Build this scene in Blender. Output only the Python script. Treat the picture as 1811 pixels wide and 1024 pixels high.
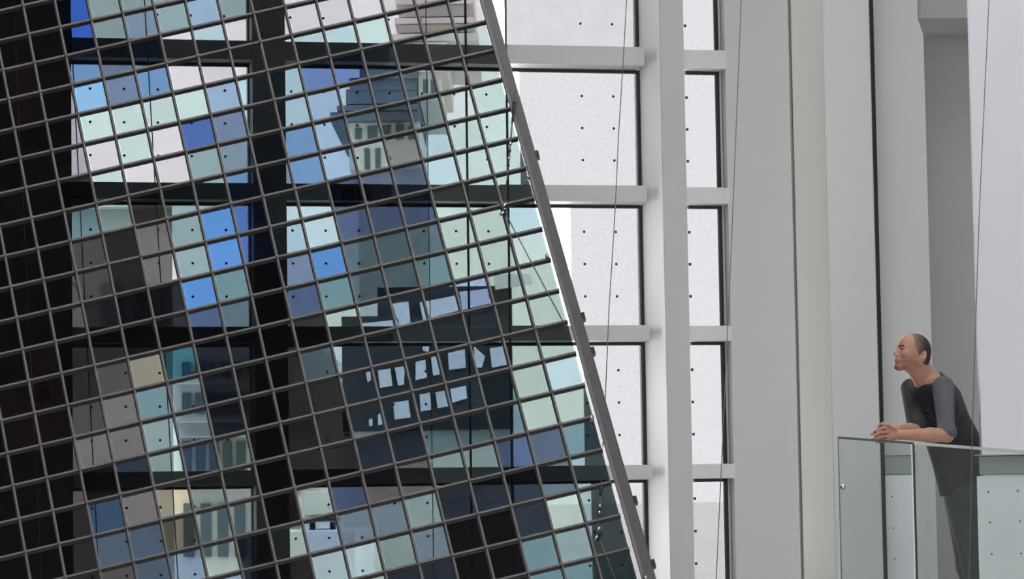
import bpy, bmesh, math, random
import numpy as np
from mathutils import Matrix, Vector, Euler, noise

random.seed(7)
C = bpy.context.scene
for o in list(bpy.data.objects):
    bpy.data.objects.remove(o)

# ------------------------------------------------------------------ camera
F = 5000.0
CX, CY = 905.5, 512.0
PITCH = math.radians(4.2)
ROLL = -0.016
CAM = Vector((0, 0, 6.0))
RM = (Euler((math.pi / 2 + PITCH, 0, 0)).to_matrix() @ Matrix.Rotation(ROLL, 3, 'Z'))
cd = bpy.data.cameras.new('camera')
cam = bpy.data.objects.new('camera', cd)
C.collection.objects.link(cam)
cam.matrix_world = Matrix.Translation(CAM) @ RM.to_4x4()
cd.sensor_width = 36
cd.lens = F / 1811 * 36
cd.clip_start = 0.1
cd.clip_end = 2000
C.camera = cam

# ------------------------------------------------------------------ sky and exposure
SKY = 6.0
w = bpy.data.worlds.new('overcast_sky')
C.world = w
w.use_nodes = True
nt = w.node_tree
bg = nt.nodes['Background']
tc = nt.nodes.new('ShaderNodeTexCoord')
nz = nt.nodes.new('ShaderNodeTexNoise')
nz.inputs['Scale'].default_value = 3
cr = nt.nodes.new('ShaderNodeValToRGB')
cr.color_ramp.elements[0].position = 0.3
cr.color_ramp.elements[0].color = (0.955, 0.965, 0.985, 1)
cr.color_ramp.elements[1].position = 0.7
cr.color_ramp.elements[1].color = (1.0, 0.995, 1.0, 1)
nt.links.new(tc.outputs['Generated'], nz.inputs['Vector'])
nt.links.new(nz.outputs['Fac'], cr.inputs['Fac'])
nt.links.new(cr.outputs['Color'], bg.inputs['Color'])
bg.inputs['Strength'].default_value = SKY
C.view_settings.view_transform = 'Standard'
C.view_settings.look = 'None'
C.view_settings.gamma = 1
C.view_settings.exposure = 0.0
C.view_settings.use_curve_mapping = False
C.cycles.transparent_max_bounces = 24
C.cycles.max_bounces = 10
C.cycles.sample_clamp_indirect = 6.0


# ------------------------------------------------------------------ helpers
def ray(px, py):
    return RM @ Vector(((px - CX) / F, (CY - py) / F, -1.0))


def at(px, py, Y):
    d = ray(px, py)
    return CAM + d * (Y / d.y)


def srgb(c):
    return tuple((v / 255 / 12.92) if v / 255 <= 0.04045 else ((v / 255 + 0.055) / 1.055) ** 2.4 for v in c)


def tag(o, label=None, cat=None, group=None, kind=None):
    if label: o['label'] = label
    if cat: o['category'] = cat
    if group: o['group'] = group
    if kind: o['kind'] = kind
    return o


def link(name, me, parent=None):
    o = bpy.data.objects.new(name, me)
    C.collection.objects.link(o)
    if parent:
        o.parent = parent
        o.matrix_parent_inverse = parent.matrix_world.inverted()
    return o


def empty(name, loc):
    o = bpy.data.objects.new(name, None)
    o.empty_display_size = 0.1
    C.collection.objects.link(o)
    o.matrix_world = Matrix.Translation(Vector(loc))
    o.location = loc
    return o


class MB:
    def __init__(s):
        s.v, s.f, s.m, s.mats = [], [], [], []
        s.smooth = []

    def mi(s, mat):
        if mat not in s.mats: s.mats.append(mat)
        return s.mats.index(mat)

    def poly(s, pts, faces, mat, smooth=False):
        b = len(s.v)
        s.v += [tuple(p) for p in pts]
        k = s.mi(mat)
        for f in faces:
            s.f.append(tuple(b + i for i in f)); s.m.append(k); s.smooth.append(smooth)

    def hexa(s, p, mat):   # 8 points: bottom 4 ccw, top 4
        s.poly(p, [(3, 2, 1, 0), (4, 5, 6, 7), (0, 1, 5, 4), (1, 2, 6, 5), (2, 3, 7, 6), (3, 0, 4, 7)], mat)

    def box(s, a, b, mat):
        x0, y0, z0 = a; x1, y1, z1 = b
        s.hexa([(x0, y0, z0), (x1, y0, z0), (x1, y1, z0), (x0, y1, z0),
                (x0, y0, z1), (x1, y0, z1), (x1, y1, z1), (x0, y1, z1)], mat)

    def prism(s, plan, z0, z1, mat):   # plan: list of (x,y) ccw
        n = len(plan)
        pts = [(x, y, z0) for x, y in plan] + [(x, y, z1) for x, y in plan]
        fs = [tuple(range(n - 1, -1, -1)), tuple(range(n, 2 * n))]
        fs += [(i, (i + 1) % n, n + (i + 1) % n, n + i) for i in range(n)]
        s.poly(pts, fs, mat)

    def tube(s, pts, r, mat, n=8, r1=None):
        pts = [Vector(p) for p in pts]
        rings = []
        for i, p in enumerate(pts):
            d = (pts[min(i + 1, len(pts) - 1)] - pts[max(i - 1, 0)]).normalized()
            u = d.cross(Vector((0, 0, 1)) if abs(d.z) < .9 else Vector((1, 0, 0))).normalized()
            v = d.cross(u)
            rr = r if r1 is None else r + (r1 - r) * i / (len(pts) - 1)
            rings.append([p + (u * math.cos(t) + v * math.sin(t)) * rr for t in [2 * math.pi * k / n for k in range(n)]])
        P = [q for rg in rings for q in rg]
        fs = []
        for i in range(len(pts) - 1):
            for k in range(n):
                fs.append((i * n + k, i * n + (k + 1) % n, (i + 1) * n + (k + 1) % n, (i + 1) * n + k))
        fs.append(tuple(range(n - 1, -1, -1)))
        fs.append(tuple(range((len(pts) - 1) * n, len(pts) * n)))
        s.poly(P, fs, mat, True)

    def bar(s, a, b, w, h, up, mat):   # rectangular bar from a to b; w along side, h along up
        a = Vector(a); b = Vector(b); d = (b - a).normalized(); up = Vector(up)
        sd = d.cross(up).normalized() * w / 2; u = sd.cross(d).normalized() * h / 2
        P = [a - sd - u, a + sd - u, a + sd + u, a - sd + u, b - sd - u, b + sd - u, b + sd + u, b - sd + u]
        s.hexa(P, mat)

    def build(s, name, parent=None, bevel=0):
        me = bpy.data.meshes.new(name)
        me.from_pydata(s.v, [], s.f)
        for m in s.mats: me.materials.append(m)
        me.polygons.foreach_set('material_index', s.m)
        me.polygons.foreach_set('use_smooth', s.smooth)
        bm = bmesh.new(); bm.from_mesh(me)
        bmesh.ops.recalc_face_normals(bm, faces=bm.faces)
        bm.to_mesh(me); bm.free()
        if parent:
            inv = parent.matrix_world.inverted()
            me.transform(inv)
            o = bpy.data.objects.new(name, me); C.collection.objects.link(o); o.parent = parent
        else:
            c = sum((Vector(v) for v in s.v), Vector()) / len(s.v)
            c.z = min(v[2] for v in s.v)
            me.transform(Matrix.Translation(-c))
            o = bpy.data.objects.new(name, me); C.collection.objects.link(o); o.location = c
        if bevel:
            md = o.modifiers.new('bevel', 'BEVEL'); md.width = bevel; md.segments = 2
            md.limit_method = 'ANGLE'
        return o


def mat(name, col, rough=0.6, metal=0.0, noise_amt=0.04, scale=3.0, bump=0.0, spec=0.5):
    m = bpy.data.materials.new(name); m.use_nodes = True
    t = m.node_tree; b = t.nodes['Principled BSDF']
    b.inputs['Roughness'].default_value = rough
    b.inputs['Metallic'].default_value = metal
    b.inputs['Specular IOR Level'].default_value = spec
    co = t.nodes.new('ShaderNodeTexCoord'); n = t.nodes.new('ShaderNodeTexNoise')
    n.inputs['Scale'].default_value = scale; n.inputs['Detail'].default_value = 3
    r = t.nodes.new('ShaderNodeValToRGB')
    r.color_ramp.elements[0].position = .3; r.color_ramp.elements[1].position = .7
    r.color_ramp.elements[0].color = tuple(c * (1 - noise_amt) for c in col) + (1,)
    r.color_ramp.elements[1].color = tuple(min(1, c * (1 + noise_amt)) for c in col) + (1,)
    t.links.new(co.outputs['Object'], n.inputs['Vector']); t.links.new(n.outputs['Fac'], r.inputs['Fac'])
    t.links.new(r.outputs['Color'], b.inputs['Base Color'])
    if bump:
        bp = t.nodes.new('ShaderNodeBump'); bp.inputs['Strength'].default_value = bump
        bp.inputs['Distance'].default_value = 0.01
        t.links.new(n.outputs['Fac'], bp.inputs['Height']); t.links.new(bp.outputs['Normal'], b.inputs['Normal'])
    return m


def glass(name, T, refl=0.05, noise_amt=0.0, scale=30.0, rough=0.0, rcol=(1, 1, 1)):
    """thin glass: light passing through is tinted by T, a little is mirrored"""
    m = bpy.data.materials.new(name); m.use_nodes = True
    t = m.node_tree; t.nodes.clear()
    out = t.nodes.new('ShaderNodeOutputMaterial'); mx = t.nodes.new('ShaderNodeMixShader')
    tr = t.nodes.new('ShaderNodeBsdfTransparent'); gl = t.nodes.new('ShaderNodeBsdfGlossy')
    tr.inputs['Color'].default_value = tuple(T) + (1,)
    gl.inputs['Roughness'].default_value = rough; gl.inputs['Color'].default_value = tuple(rcol) + (1,)
    mx.inputs['Fac'].default_value = refl
    if noise_amt:
        co = t.nodes.new('ShaderNodeTexCoord'); n = t.nodes.new('ShaderNodeTexNoise')
        n.inputs['Scale'].default_value = scale; n.inputs['Detail'].default_value = 6
        r = t.nodes.new('ShaderNodeValToRGB')
        r.color_ramp.elements[0].position = .35; r.color_ramp.elements[1].position = .65
        r.color_ramp.elements[0].color = tuple(c * (1 - noise_amt) for c in T) + (1,)
        r.color_ramp.elements[1].color = tuple(c * (1 + noise_amt) for c in T) + (1,)
        t.links.new(co.outputs['Object'], n.inputs['Vector']); t.links.new(n.outputs['Fac'], r.inputs['Fac'])
        t.links.new(r.outputs['Color'], tr.inputs['Color'])
    t.links.new(tr.outputs[0], mx.inputs[1]); t.links.new(gl.outputs[0], mx.inputs[2])
    t.links.new(mx.outputs[0], out.inputs['Surface'])
    return m


def emis(name, col, s):
    m = bpy.data.materials.new(name); m.use_nodes = True
    t = m.node_tree; t.nodes.clear()
    out = t.nodes.new('ShaderNodeOutputMaterial'); e = t.nodes.new('ShaderNodeEmission')
    e.inputs['Color'].default_value = tuple(col) + (1,); e.inputs['Strength'].default_value = s
    t.links.new(e.outputs[0], out.inputs['Surface'])
    return m


M = dict(
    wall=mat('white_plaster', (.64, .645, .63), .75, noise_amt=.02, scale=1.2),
    pier=mat('lit_pier_plaster', (.61, .62, .595), .75, noise_amt=.02, scale=1.2),
    wallw=mat('shaded_warm_plaster', (.43, .44, .385), .75, noise_amt=.02, scale=1.2),
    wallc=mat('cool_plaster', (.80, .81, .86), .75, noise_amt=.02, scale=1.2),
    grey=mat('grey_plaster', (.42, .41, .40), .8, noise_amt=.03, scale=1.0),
    reveal=mat('window_lit_reveal', (.90, .90, .89), .6, noise_amt=.01),
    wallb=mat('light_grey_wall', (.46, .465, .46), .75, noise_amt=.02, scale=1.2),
    frame=mat('white_frame_paint', (.52, .52, .52), .5, noise_amt=.015),
    darkwall=mat('charcoal_wall', (.06, .055, .07), .8, noise_amt=.2, scale=2),
    dimframe=mat('dimmed_bay_frame', (.20, .20, .215), .6, noise_amt=.05),  # frame colour darkened for the dimming through the grid panes
    gasket=mat('black_gasket_and_shade', (.012, .012, .016), .6),
    steel=mat('grid_steel', (.20, .19, .184), .8, noise_amt=.12, scale=14, spec=.1),
    beam=mat('beam_steel', (.10, .097, .102), .5, metal=.3, noise_amt=.1, scale=9),
    black=mat('black_fitting', (.015, .015, .017), .5),
    chrome=mat('chrome_fitting', (.75, .75, .76), .25, metal=1),
    wire=mat('cable_steel', (.16, .16, .17), .4, metal=.6),
    ceil=mat('ceiling_paint', (.30, .30, .31), .85),
    floor=mat('stone_floor', (.34, .33, .31), .6, noise_amt=.1, scale=1.0),
    slab=mat('balcony_slab', (.66, .66, .65), .7),
    rail=mat('rail_aluminium', (.62, .63, .62), .4, metal=.3),
    raildark=mat('rail_dark_steel', (.12, .13, .13), .4, metal=.5),
    dot=mat('glazing_dots', (.02, .02, .022), .7),
    plaza=mat('pale_paving', (.78, .76, .74), .9, noise_amt=.06, scale=.3),
    b_grey=mat('grey_render', (.27, .265, .265), .9, noise_amt=.05, scale=.2),
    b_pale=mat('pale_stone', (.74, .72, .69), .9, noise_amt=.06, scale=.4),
    b_slate=mat('slate_roof', (.15, .185, .25), .8, noise_amt=.2, scale=.6),
    b_dark=mat('dark_cladding', (.035, .042, .052), .8, noise_amt=.2, scale=.4),
    b_win=mat('window_blue_glass', (.09, .12, .15), .4, noise_amt=.2, scale=.5),
    b_bright=mat('bright_window_panel', (.86, .86, .95), .8, noise_amt=.05, scale=.4),
    truck=mat('truck_white', (.80, .80, .80), .4, noise_amt=.02),
    yellow=mat('yellow_paint', (.75, .6, .08), .6),
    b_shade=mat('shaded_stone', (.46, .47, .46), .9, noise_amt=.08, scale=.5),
    tan=mat('tan_stone', (.40, .34, .27), .9, noise_amt=.1, scale=.5),
)
M['pane'] = glass('clear_pane', (.985, .99, .99), .0)
FT = math.sqrt(.134)
M['film'] = glass('frosted_film', (FT * .995, FT * .99, FT * 1.005), .0, noise_amt=.022, scale=40)
M['film2'] = glass('frosted_film_light', (FT * .955, FT * .955, FT * .965), .0, noise_amt=.015, scale=6)
M['guard'] = glass('guard_glass', (.90, .935, .925), .045)
M['guard_edge'] = mat('glass_edge', (.16, .26, .24), .2)

# ------------------------------------------------------------------ window wall
TH = math.atan(.22)
D1 = Vector((math.cos(TH), math.sin(TH), 0)); DN = Vector((-math.sin(TH), math.cos(TH), 0))
ORG = Vector((0, 25, 0))


def sz(px, py, d=0.0):
    r = ray(px, py)
    o = ORG + DN * d
    t = (o - CAM).dot(DN) / r.dot(DN)
    p = CAM + r * t
    return (p - o).dot(D1), p.z


def wp(s, d, z):
    return ORG + D1 * s + DN * d + Vector((0, 0, z))


def wbox(mb, s0, s1, d0, d1, z0, z1, m):
    mb.hexa([wp(s0, d0, z0), wp(s1, d0, z0), wp(s1, d1, z0), wp(s0, d1, z0),
             wp(s0, d0, z1), wp(s1, d0, z1), wp(s1, d1, z1), wp(s0, d1, z1)], m)


def S(px, d=0, py=512): return sz(px, py, d)[0]


def Z(py, d=0, px=1000): return sz(px, py, d)[1]


ZB, ZT = 0.0, 15.0
# dark wall at the left of the windows
mb = MB(); wbox(mb, -9, S(127), -.05, .3, ZB, ZT, M['darkwall']); tag(mb.build('wall_left_bay'), kind='structure')
# column between the two bays
mb = MB(); wbox(mb, S(447), S(505), -.12, .3, ZB, ZT, M['dimframe']); tag(mb.build('trim_1'), kind='structure')
# transoms
bars = [(-200, -160), (83, 116), (328, 357), (575, 602), (822, 848), (1066, 1092)]
n = 2
zbars = []
for (ya, yb) in bars:
    z1, z0 = Z(ya, -.16, 1130), Z(yb, -.16, 1130)
    zbars.append((z0, z1))
    # left bay and part of middle bay: dimming behind the panes put into colour
    for (sa, sb, mm, dd) in ((S(127), S(447), 'dimframe', -.1), (S(505), S(690), 'dimframe', -.1), (S(690), S(880), 'frame', -.1),
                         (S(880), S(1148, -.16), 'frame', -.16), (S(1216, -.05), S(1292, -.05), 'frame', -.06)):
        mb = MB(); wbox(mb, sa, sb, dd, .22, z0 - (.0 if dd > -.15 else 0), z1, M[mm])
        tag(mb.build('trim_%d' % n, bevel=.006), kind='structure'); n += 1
# splayed white column
mb = MB()
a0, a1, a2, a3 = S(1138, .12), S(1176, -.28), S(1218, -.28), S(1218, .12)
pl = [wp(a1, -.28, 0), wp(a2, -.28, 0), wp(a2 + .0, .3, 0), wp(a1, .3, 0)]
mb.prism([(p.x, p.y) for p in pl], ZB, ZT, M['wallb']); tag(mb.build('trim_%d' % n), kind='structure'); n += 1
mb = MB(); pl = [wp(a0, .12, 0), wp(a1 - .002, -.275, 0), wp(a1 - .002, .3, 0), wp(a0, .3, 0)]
mb.prism([(p.x, p.y) for p in pl], ZB, ZT, M['reveal']); tag(mb.build('trim_%d' % n), kind='structure'); n += 1  # splayed face painted whiter than the front to carry the window light
# wall right of narrow window
mb = MB()
pl = [wp(S(1290), -.02, 0), wp(S(1440), -.02, 0), wp(S(1440), .3, 0), wp(S(1290) + .02, .3, 0)]
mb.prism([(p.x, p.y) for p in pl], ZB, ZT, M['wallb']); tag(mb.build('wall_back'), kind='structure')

# panes
wn = 1
DG = .16
s_dot0 = S(1090, DG, 468); ds = (S(1090, DG, 468) - S(1035, DG, 468)) * 1.0
ds = (S(1090, DG, 300) - S(402, DG, 300)) / 12.0
for col, (pa, pb) in enumerate(((127, 447), (505, 1137), (1218, 1277))):
    for k in range(len(zbars) - 1):
        zb, zt = zbars[k + 1][1], zbars[k][0]
        sa, sb = S(pa, DG), S(pb, DG)
        e = empty('window_%d' % wn, wp((sa + sb) / 2, DG, zb)); tag(e, kind='structure')
        if col == 1:
            fx = [905, 925, 1012, 1030, 1040][k]
            sf = S(fx, DG)
            mb = MB(); wbox(mb, sa, sb, DG, DG + .012, zb, zt, M['pane']); mb.build('pane', e)
            mb = MB(); wbox(mb, sf, sb, DG + .02, DG + .022, zb, zt, M['film2' if k == 0 else 'film']); tag(mb.build('frosted_film', e), 'translucent white film on the right of the pane')
            if k in (1,):
                pass
        elif col == 2:
            mb = MB(); wbox(mb, sa, sb, DG, DG + .002, zb, zt, M['film']); mb.build('pane', e)
        else:
            mb = MB(); wbox(mb, sa, sb, DG, DG + .012, zb, zt, M['pane']); mb.build('pane', e)
        # black gasket along the top and the right edge
        mb = MB(); g = .030
        wbox(mb, sa, sb, DG - .05, DG - .005, zt - .028, zt, M['gasket'])
        wbox(mb, sb - g, sb, DG - .05, DG - .005, zb, zt - .028, M['gasket'])
        mb.build('gasket', e)
        if col == 2:   # white reveal beyond the gasket
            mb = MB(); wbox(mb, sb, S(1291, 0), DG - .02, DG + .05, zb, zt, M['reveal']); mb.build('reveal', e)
        mb = MB()
        j0 = {0: 42, 1: 170, 2: 410, 3: 655, 4: 885}[k]
        i = -18
        while i < 6:
            sd = s_dot0 + i * ds
            if sa + .02 < sd < sb - .05 and col < 2 and not (S(893, DG) < sd < S(1024, DG)):
                for q in range(-1, 5):
                    zd = Z(j0, DG, 1035) - q * .291
                    if zb + .06 < zd < zt - .06 and zd < Z(j0 - 8, DG, 1035):
                        P = [wp(sd + .0125 * math.cos(a * math.pi / 4), DG - .003, zd + .0125 * math.sin(a * math.pi / 4)) for a in range(8)]
                        Q = [p + DN * .002 for p in P]
                        mb.poly(P + Q, [tuple(range(8)), tuple(range(15, 7, -1))] + [(a, (a + 1) % 8, 8 + (a + 1) % 8, 8 + a) for a in range(8)], M['dot'])
            i += 1
        if col == 2:
            sd = S(1221, DG)
            for q in range(0, 3):
                zd = Z(j0, DG, 1035) - q * .291
                if zb + .06 < zd < zt - .06:
                    wbox(mb, sd - .012, sd + .012, DG - .004, DG - .002, zd - .012, zd + .012, M['dot'])
        if mb.v: mb.build('dots', e)
        wn += 1

# ------------------------------------------------------------------ white pylons and walls right
def P2(px, Y, py=512):
    p = at(px, py, Y); return (p.x, p.y)


mb = MB()
mb.prism([P2(1408, 20.9), P2(1466, 19.7), P2(1466.2, 22.6), P2(1412, 21.9)], ZB, ZT, M['wallw'])  # darker plaster carries the shade of this pylon facet
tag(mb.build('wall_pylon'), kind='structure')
mb = MB(); mb.prism([P2(1466.4, 19.7), P2(1548, 19.86), P2(1552, 21.4), P2(1467, 22.6)], ZB, ZT, M['pier']); tag(mb.build('wall_pier'), kind='structure')  # next facet of the pylon, its light put into a paler plaster
mb = MB(); a = at(1406.5, 512, 20.88); mb.box((a.x - .006, 20.88, ZB), (a.x + .006, 20.91, ZT), M['b_grey']); tag(mb.build('trim_%d' % n), kind='structure'); n += 1  # grey strip added for the shade line along the pylon's edge
# front left jamb wall of the balcony opening with its notch
YA = 20.6
mb = MB()
pa = [at(1549, 1500, YA), at(1668, 1500, YA), at(1640.5, 62, YA), at(1623, 33, YA), at(1621, -700, YA), at(1530, -700, YA)]
pb = [p + Vector((0, .14, 0)) for p in pa]
xl = pa[0].x - .25
for q in (pa, pb): q[0].x = xl; q[5].x = xl
xr = (pa[1].x + pa[2].x) / 2
xm = at(1645, 512, YA).x
for q in (pa, pb):
    q[1].x = xm; q[2].x = xm; q[0].z = 4.0; q[1].z = 4.0; q[4].z = ZT; q[5].z = ZT
    q[4].x = q[3].x
mb.poly(pa + pb, [(0, 1, 2, 3, 4, 5), (11, 10, 9, 8, 7, 6)] + [(i, (i + 1) % 6, 6 + (i + 1) % 6, 6 + i) for i in range(6)], M['wall'])
tag(mb.build('wall_jamb'), kind='structure')
# black strip drawing the shade in the gap beside the jamb
mb = MB(); a = at(1549, 512, YA - .02); mb.box((a.x - .12, YA - .06, 4.0), (a.x + .028, YA - .005, ZT), M['gasket']); tag(mb.build('trim_%d' % n), kind='structure'); n += 1  # gasket black serves as the shade here
# recess back wall and beam
YB = 21.6
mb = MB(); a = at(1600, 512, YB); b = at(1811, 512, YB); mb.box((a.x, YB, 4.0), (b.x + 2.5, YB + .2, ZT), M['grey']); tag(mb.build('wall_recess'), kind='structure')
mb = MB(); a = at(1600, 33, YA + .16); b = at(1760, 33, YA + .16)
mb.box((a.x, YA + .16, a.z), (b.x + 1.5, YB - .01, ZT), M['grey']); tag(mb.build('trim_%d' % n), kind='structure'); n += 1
# right wall
YR = 16.52
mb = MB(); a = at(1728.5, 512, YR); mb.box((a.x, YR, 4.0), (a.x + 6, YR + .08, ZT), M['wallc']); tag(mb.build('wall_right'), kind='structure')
XR = a.x

# ------------------------------------------------------------------ room shell
mb = MB(); mb.box((-9, -6, -.3), (9, 27, 0), M['floor']); tag(mb.build('floor'), kind='structure')
mb = MB()
SX0, SX1, SY0, SY1 = -3.0, 5.0, 13.2, 16.2  # unseen roof opening, added and sized to let sky light in
for a, b in (((-9, -6, 15), (9, SY0, 15.3)), ((-9, SY1, 15), (9, 27.2, 15.3)), ((-9, SY0, 15), (SX0, SY1, 15.3)), ((SX1, SY0, 15), (9, SY1, 15.3))):
    mb.box(a, b, M['ceil'])
tag(mb.build('ceiling'), kind='structure')
mb = MB()
mb.box((-9.2, -6, 0), (-9, 24, 15), M['darkwall']); tag(mb.build('wall_left'), kind='structure')
mb = MB(); mb.box((9, -6, 0), (9.2, 27, 15), M['wall']); tag(mb.build('wall_far_right'), kind='structure')
mb = MB()
WX0, WX1, WZ0, WZ1 = -8, 8, 7.8, 14.5      # unseen opening opposite, added to light the walls from the front
for a, b in (((-9, -6.2, 0), (9, -6, WZ0)), ((-9, -6.2, WZ1), (9, -6, 15)), ((-9, -6.2, WZ0), (WX0, -6, WZ1)), ((WX1, -6.2, WZ0), (9, -6, WZ1))):
    mb.box(a, b, M['grey'])
for x in (-4, 0, 4): mb.box((x - .1, -6.2, WZ0), (x + .1, -6, WZ1), M['grey'])
tag(mb.build('wall_front'), kind='structure')

# ------------------------------------------------------------------ sculpture grid
HM = [[5.55128737e+01, 9.80444037e+00, 5.14844164e+01], [-1.24297571e+01, 5.03334546e+01, 5.97937397e+01], [8.16886247e-04, -4.53920329e-03, 1.0]]
Hn = np.array(HM)
Ki = np.linalg.inv(np.array([[F, 0, CX], [0, F, CY], [0, 0, 1]]))
G = Ki @ Hn
G /= np.linalg.norm(G[:, 0])
G *= .2


def gp(i, j, h=0.0):    # grid node in the world; h towards the camera side
    c = G @ np.array([i, j, 1.0])
    return CAM + RM @ Vector((c[0], -c[1], -c[2])) + GN * h


GN = Vector((0, 0, 0))
ga, gb = gp(1, 0) - gp(0, 0), gp(0, 1) - gp(0, 0)
GN = ga.cross(gb).normalized()
if GN.dot(CAM - gp(5, 10)) < 0: GN = -GN
I0, I1, J0, J1 = -6, 14, -4, 22
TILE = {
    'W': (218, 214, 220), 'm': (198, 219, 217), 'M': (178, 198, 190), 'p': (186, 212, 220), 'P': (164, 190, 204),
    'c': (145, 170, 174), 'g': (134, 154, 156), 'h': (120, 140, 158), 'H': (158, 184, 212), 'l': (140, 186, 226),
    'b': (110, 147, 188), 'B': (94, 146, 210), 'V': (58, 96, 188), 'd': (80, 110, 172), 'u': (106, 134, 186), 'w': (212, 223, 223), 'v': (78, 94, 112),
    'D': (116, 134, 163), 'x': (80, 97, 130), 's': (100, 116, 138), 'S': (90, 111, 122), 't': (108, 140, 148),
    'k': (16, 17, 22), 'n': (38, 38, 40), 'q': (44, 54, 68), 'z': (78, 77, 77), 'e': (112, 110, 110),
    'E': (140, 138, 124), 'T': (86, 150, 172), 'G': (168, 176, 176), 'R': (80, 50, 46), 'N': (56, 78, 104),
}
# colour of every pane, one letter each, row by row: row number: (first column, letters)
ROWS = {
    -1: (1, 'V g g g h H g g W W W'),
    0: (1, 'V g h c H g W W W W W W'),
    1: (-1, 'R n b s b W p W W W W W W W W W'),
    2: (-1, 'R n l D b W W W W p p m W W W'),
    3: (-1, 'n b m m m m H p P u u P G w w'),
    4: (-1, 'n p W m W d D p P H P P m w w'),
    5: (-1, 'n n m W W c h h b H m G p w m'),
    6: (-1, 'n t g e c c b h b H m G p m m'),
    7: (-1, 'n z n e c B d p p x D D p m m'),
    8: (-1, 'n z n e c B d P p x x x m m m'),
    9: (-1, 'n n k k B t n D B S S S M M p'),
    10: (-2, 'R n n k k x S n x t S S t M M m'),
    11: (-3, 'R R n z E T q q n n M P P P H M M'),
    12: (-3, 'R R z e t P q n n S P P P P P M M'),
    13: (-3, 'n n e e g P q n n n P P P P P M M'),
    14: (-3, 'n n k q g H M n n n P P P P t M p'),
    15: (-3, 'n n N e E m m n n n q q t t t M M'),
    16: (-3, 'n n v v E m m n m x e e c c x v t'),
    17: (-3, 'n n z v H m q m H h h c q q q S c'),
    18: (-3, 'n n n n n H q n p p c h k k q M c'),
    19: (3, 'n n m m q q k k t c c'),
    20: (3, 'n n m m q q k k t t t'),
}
TM = {}
jit = random.Random(3)


def gpx(i, j):
    q = Hn @ np.array([i, j, 1.0]); return q[0] / q[2], q[1] / q[2]


def tile_mat(i, j):
    code = 'n'
    if j in ROWS:
        a, s = ROWS[j]
        s = s.split()
        if 0 <= i - a < len(s): code = s[i - a]
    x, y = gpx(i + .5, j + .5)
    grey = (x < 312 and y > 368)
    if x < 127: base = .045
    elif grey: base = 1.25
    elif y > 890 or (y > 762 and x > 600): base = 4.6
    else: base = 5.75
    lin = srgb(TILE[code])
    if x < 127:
        T = (.16, .1, .09) if code == 'R' else (.07, .07, .08)  # reddish tint of R panes stands in for a brownish reflection
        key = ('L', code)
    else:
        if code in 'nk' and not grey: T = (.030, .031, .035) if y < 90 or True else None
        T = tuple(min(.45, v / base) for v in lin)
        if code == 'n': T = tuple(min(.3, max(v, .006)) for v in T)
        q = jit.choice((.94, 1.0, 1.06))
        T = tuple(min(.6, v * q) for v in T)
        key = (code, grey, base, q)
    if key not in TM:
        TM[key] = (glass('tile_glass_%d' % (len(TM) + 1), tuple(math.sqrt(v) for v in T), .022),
                   glass('tile_rim_highlight_%d' % (len(TM) + 1), tuple(min(1, math.sqrt(v) * 1.4) for v in T), .04))  # pane rims made clearer to draw the highlight along the edges
    return TM[key]


grid = empty('glass_grid_panel', gp(5, J1))
tag(grid, 'huge tilted steel grid filled with square panes of blue, white and dark glass', 'sculpture')


def tile(mb, i, j, m):
    e = .014; h0, h1 = -.028, -.020
    r = .05
    loc = [(e + r, e), (1 - e - r, e), (1 - e, e + r), (1 - e, 1 - e - r), (1 - e - r, 1 - e), (e + r, 1 - e), (e, 1 - e - r), (e, e + r)]
    A = [gp(i + u, j + v, h0) for u, v in loc]; B = [gp(i + u, j + v, h1) for u, v in loc]
    m, mr = m
    g = .022
    IN = [gp(i + .5 + (u - .5) * (1 - 2 * (g + .016) / .972), j + .5 + (v - .5) * (1 - 2 * (g + .016) / .972), h1) for u, v in loc]
    mb.poly(A + B, [tuple(range(7, -1, -1))] + [(a, (a + 1) % 8, 8 + (a + 1) % 8, 8 + a) for a in range(8)], m)
    mb.poly(IN, [tuple(range(8))], m)
    mb.poly(B + IN, [(a, (a + 1) % 8, 8 + (a + 1) % 8, 8 + a) for a in range(8)], mr)


cells = [(i, j) for j in range(J0, J1) for i in range(I0, I1)]


def score(c):
    x, y = gpx(c[0] + .5, c[1] + .5)
    q = Hn @ np.array([c[0] + .5, c[1] + .5, 1.0])
    if not (30 < x < 1781 and 30 < y < 994): return 9 + q[2]
    return q[2]


cells.sort(key=score)
for c in cells[:100]:
    mb = MB(); tile(mb, c[0], c[1], tile_mat(*c)); mb.build('glass_tile', grid)
mb = MB()
for c in cells[100:]: tile(mb, c[0], c[1], tile_mat(*c))
tag(mb.build('glass_tile', grid), kind='stuff', label='remaining square glass panes of the upper grid')
# bars
for i in range(I0, I1):
    mb = MB(); mb.bar(gp(i, J0), gp(i, J1), .0118, .012, GN, M['steel'])
    mb.bar(gp(i - .030, J0, -.0145), gp(i - .030, J1, -.0145), .019, .005, GN, M['black'])
    mb.build('upright_bar', grid)
for j in range(J0, J1):
    mb = MB(); mb.bar(gp(I0, j, .001), gp(I1, j, .001), .0118, .012, GN, M['steel'])
    mb.bar(gp(I0, j + .042, -.0145), gp(I1, j + .042, -.0145), .021, .005, GN, M['black'])
    mb.build('cross_bar', grid)
mb = MB()
for i in range(I0, I1):
    for j in range(J0, J1):
        p = gp(i, j, .004); mb.tube([p - GN * .012, p + GN * .012], .011, M['steel'], 8)
tag(mb.build('clip', grid), kind='stuff')
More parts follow.
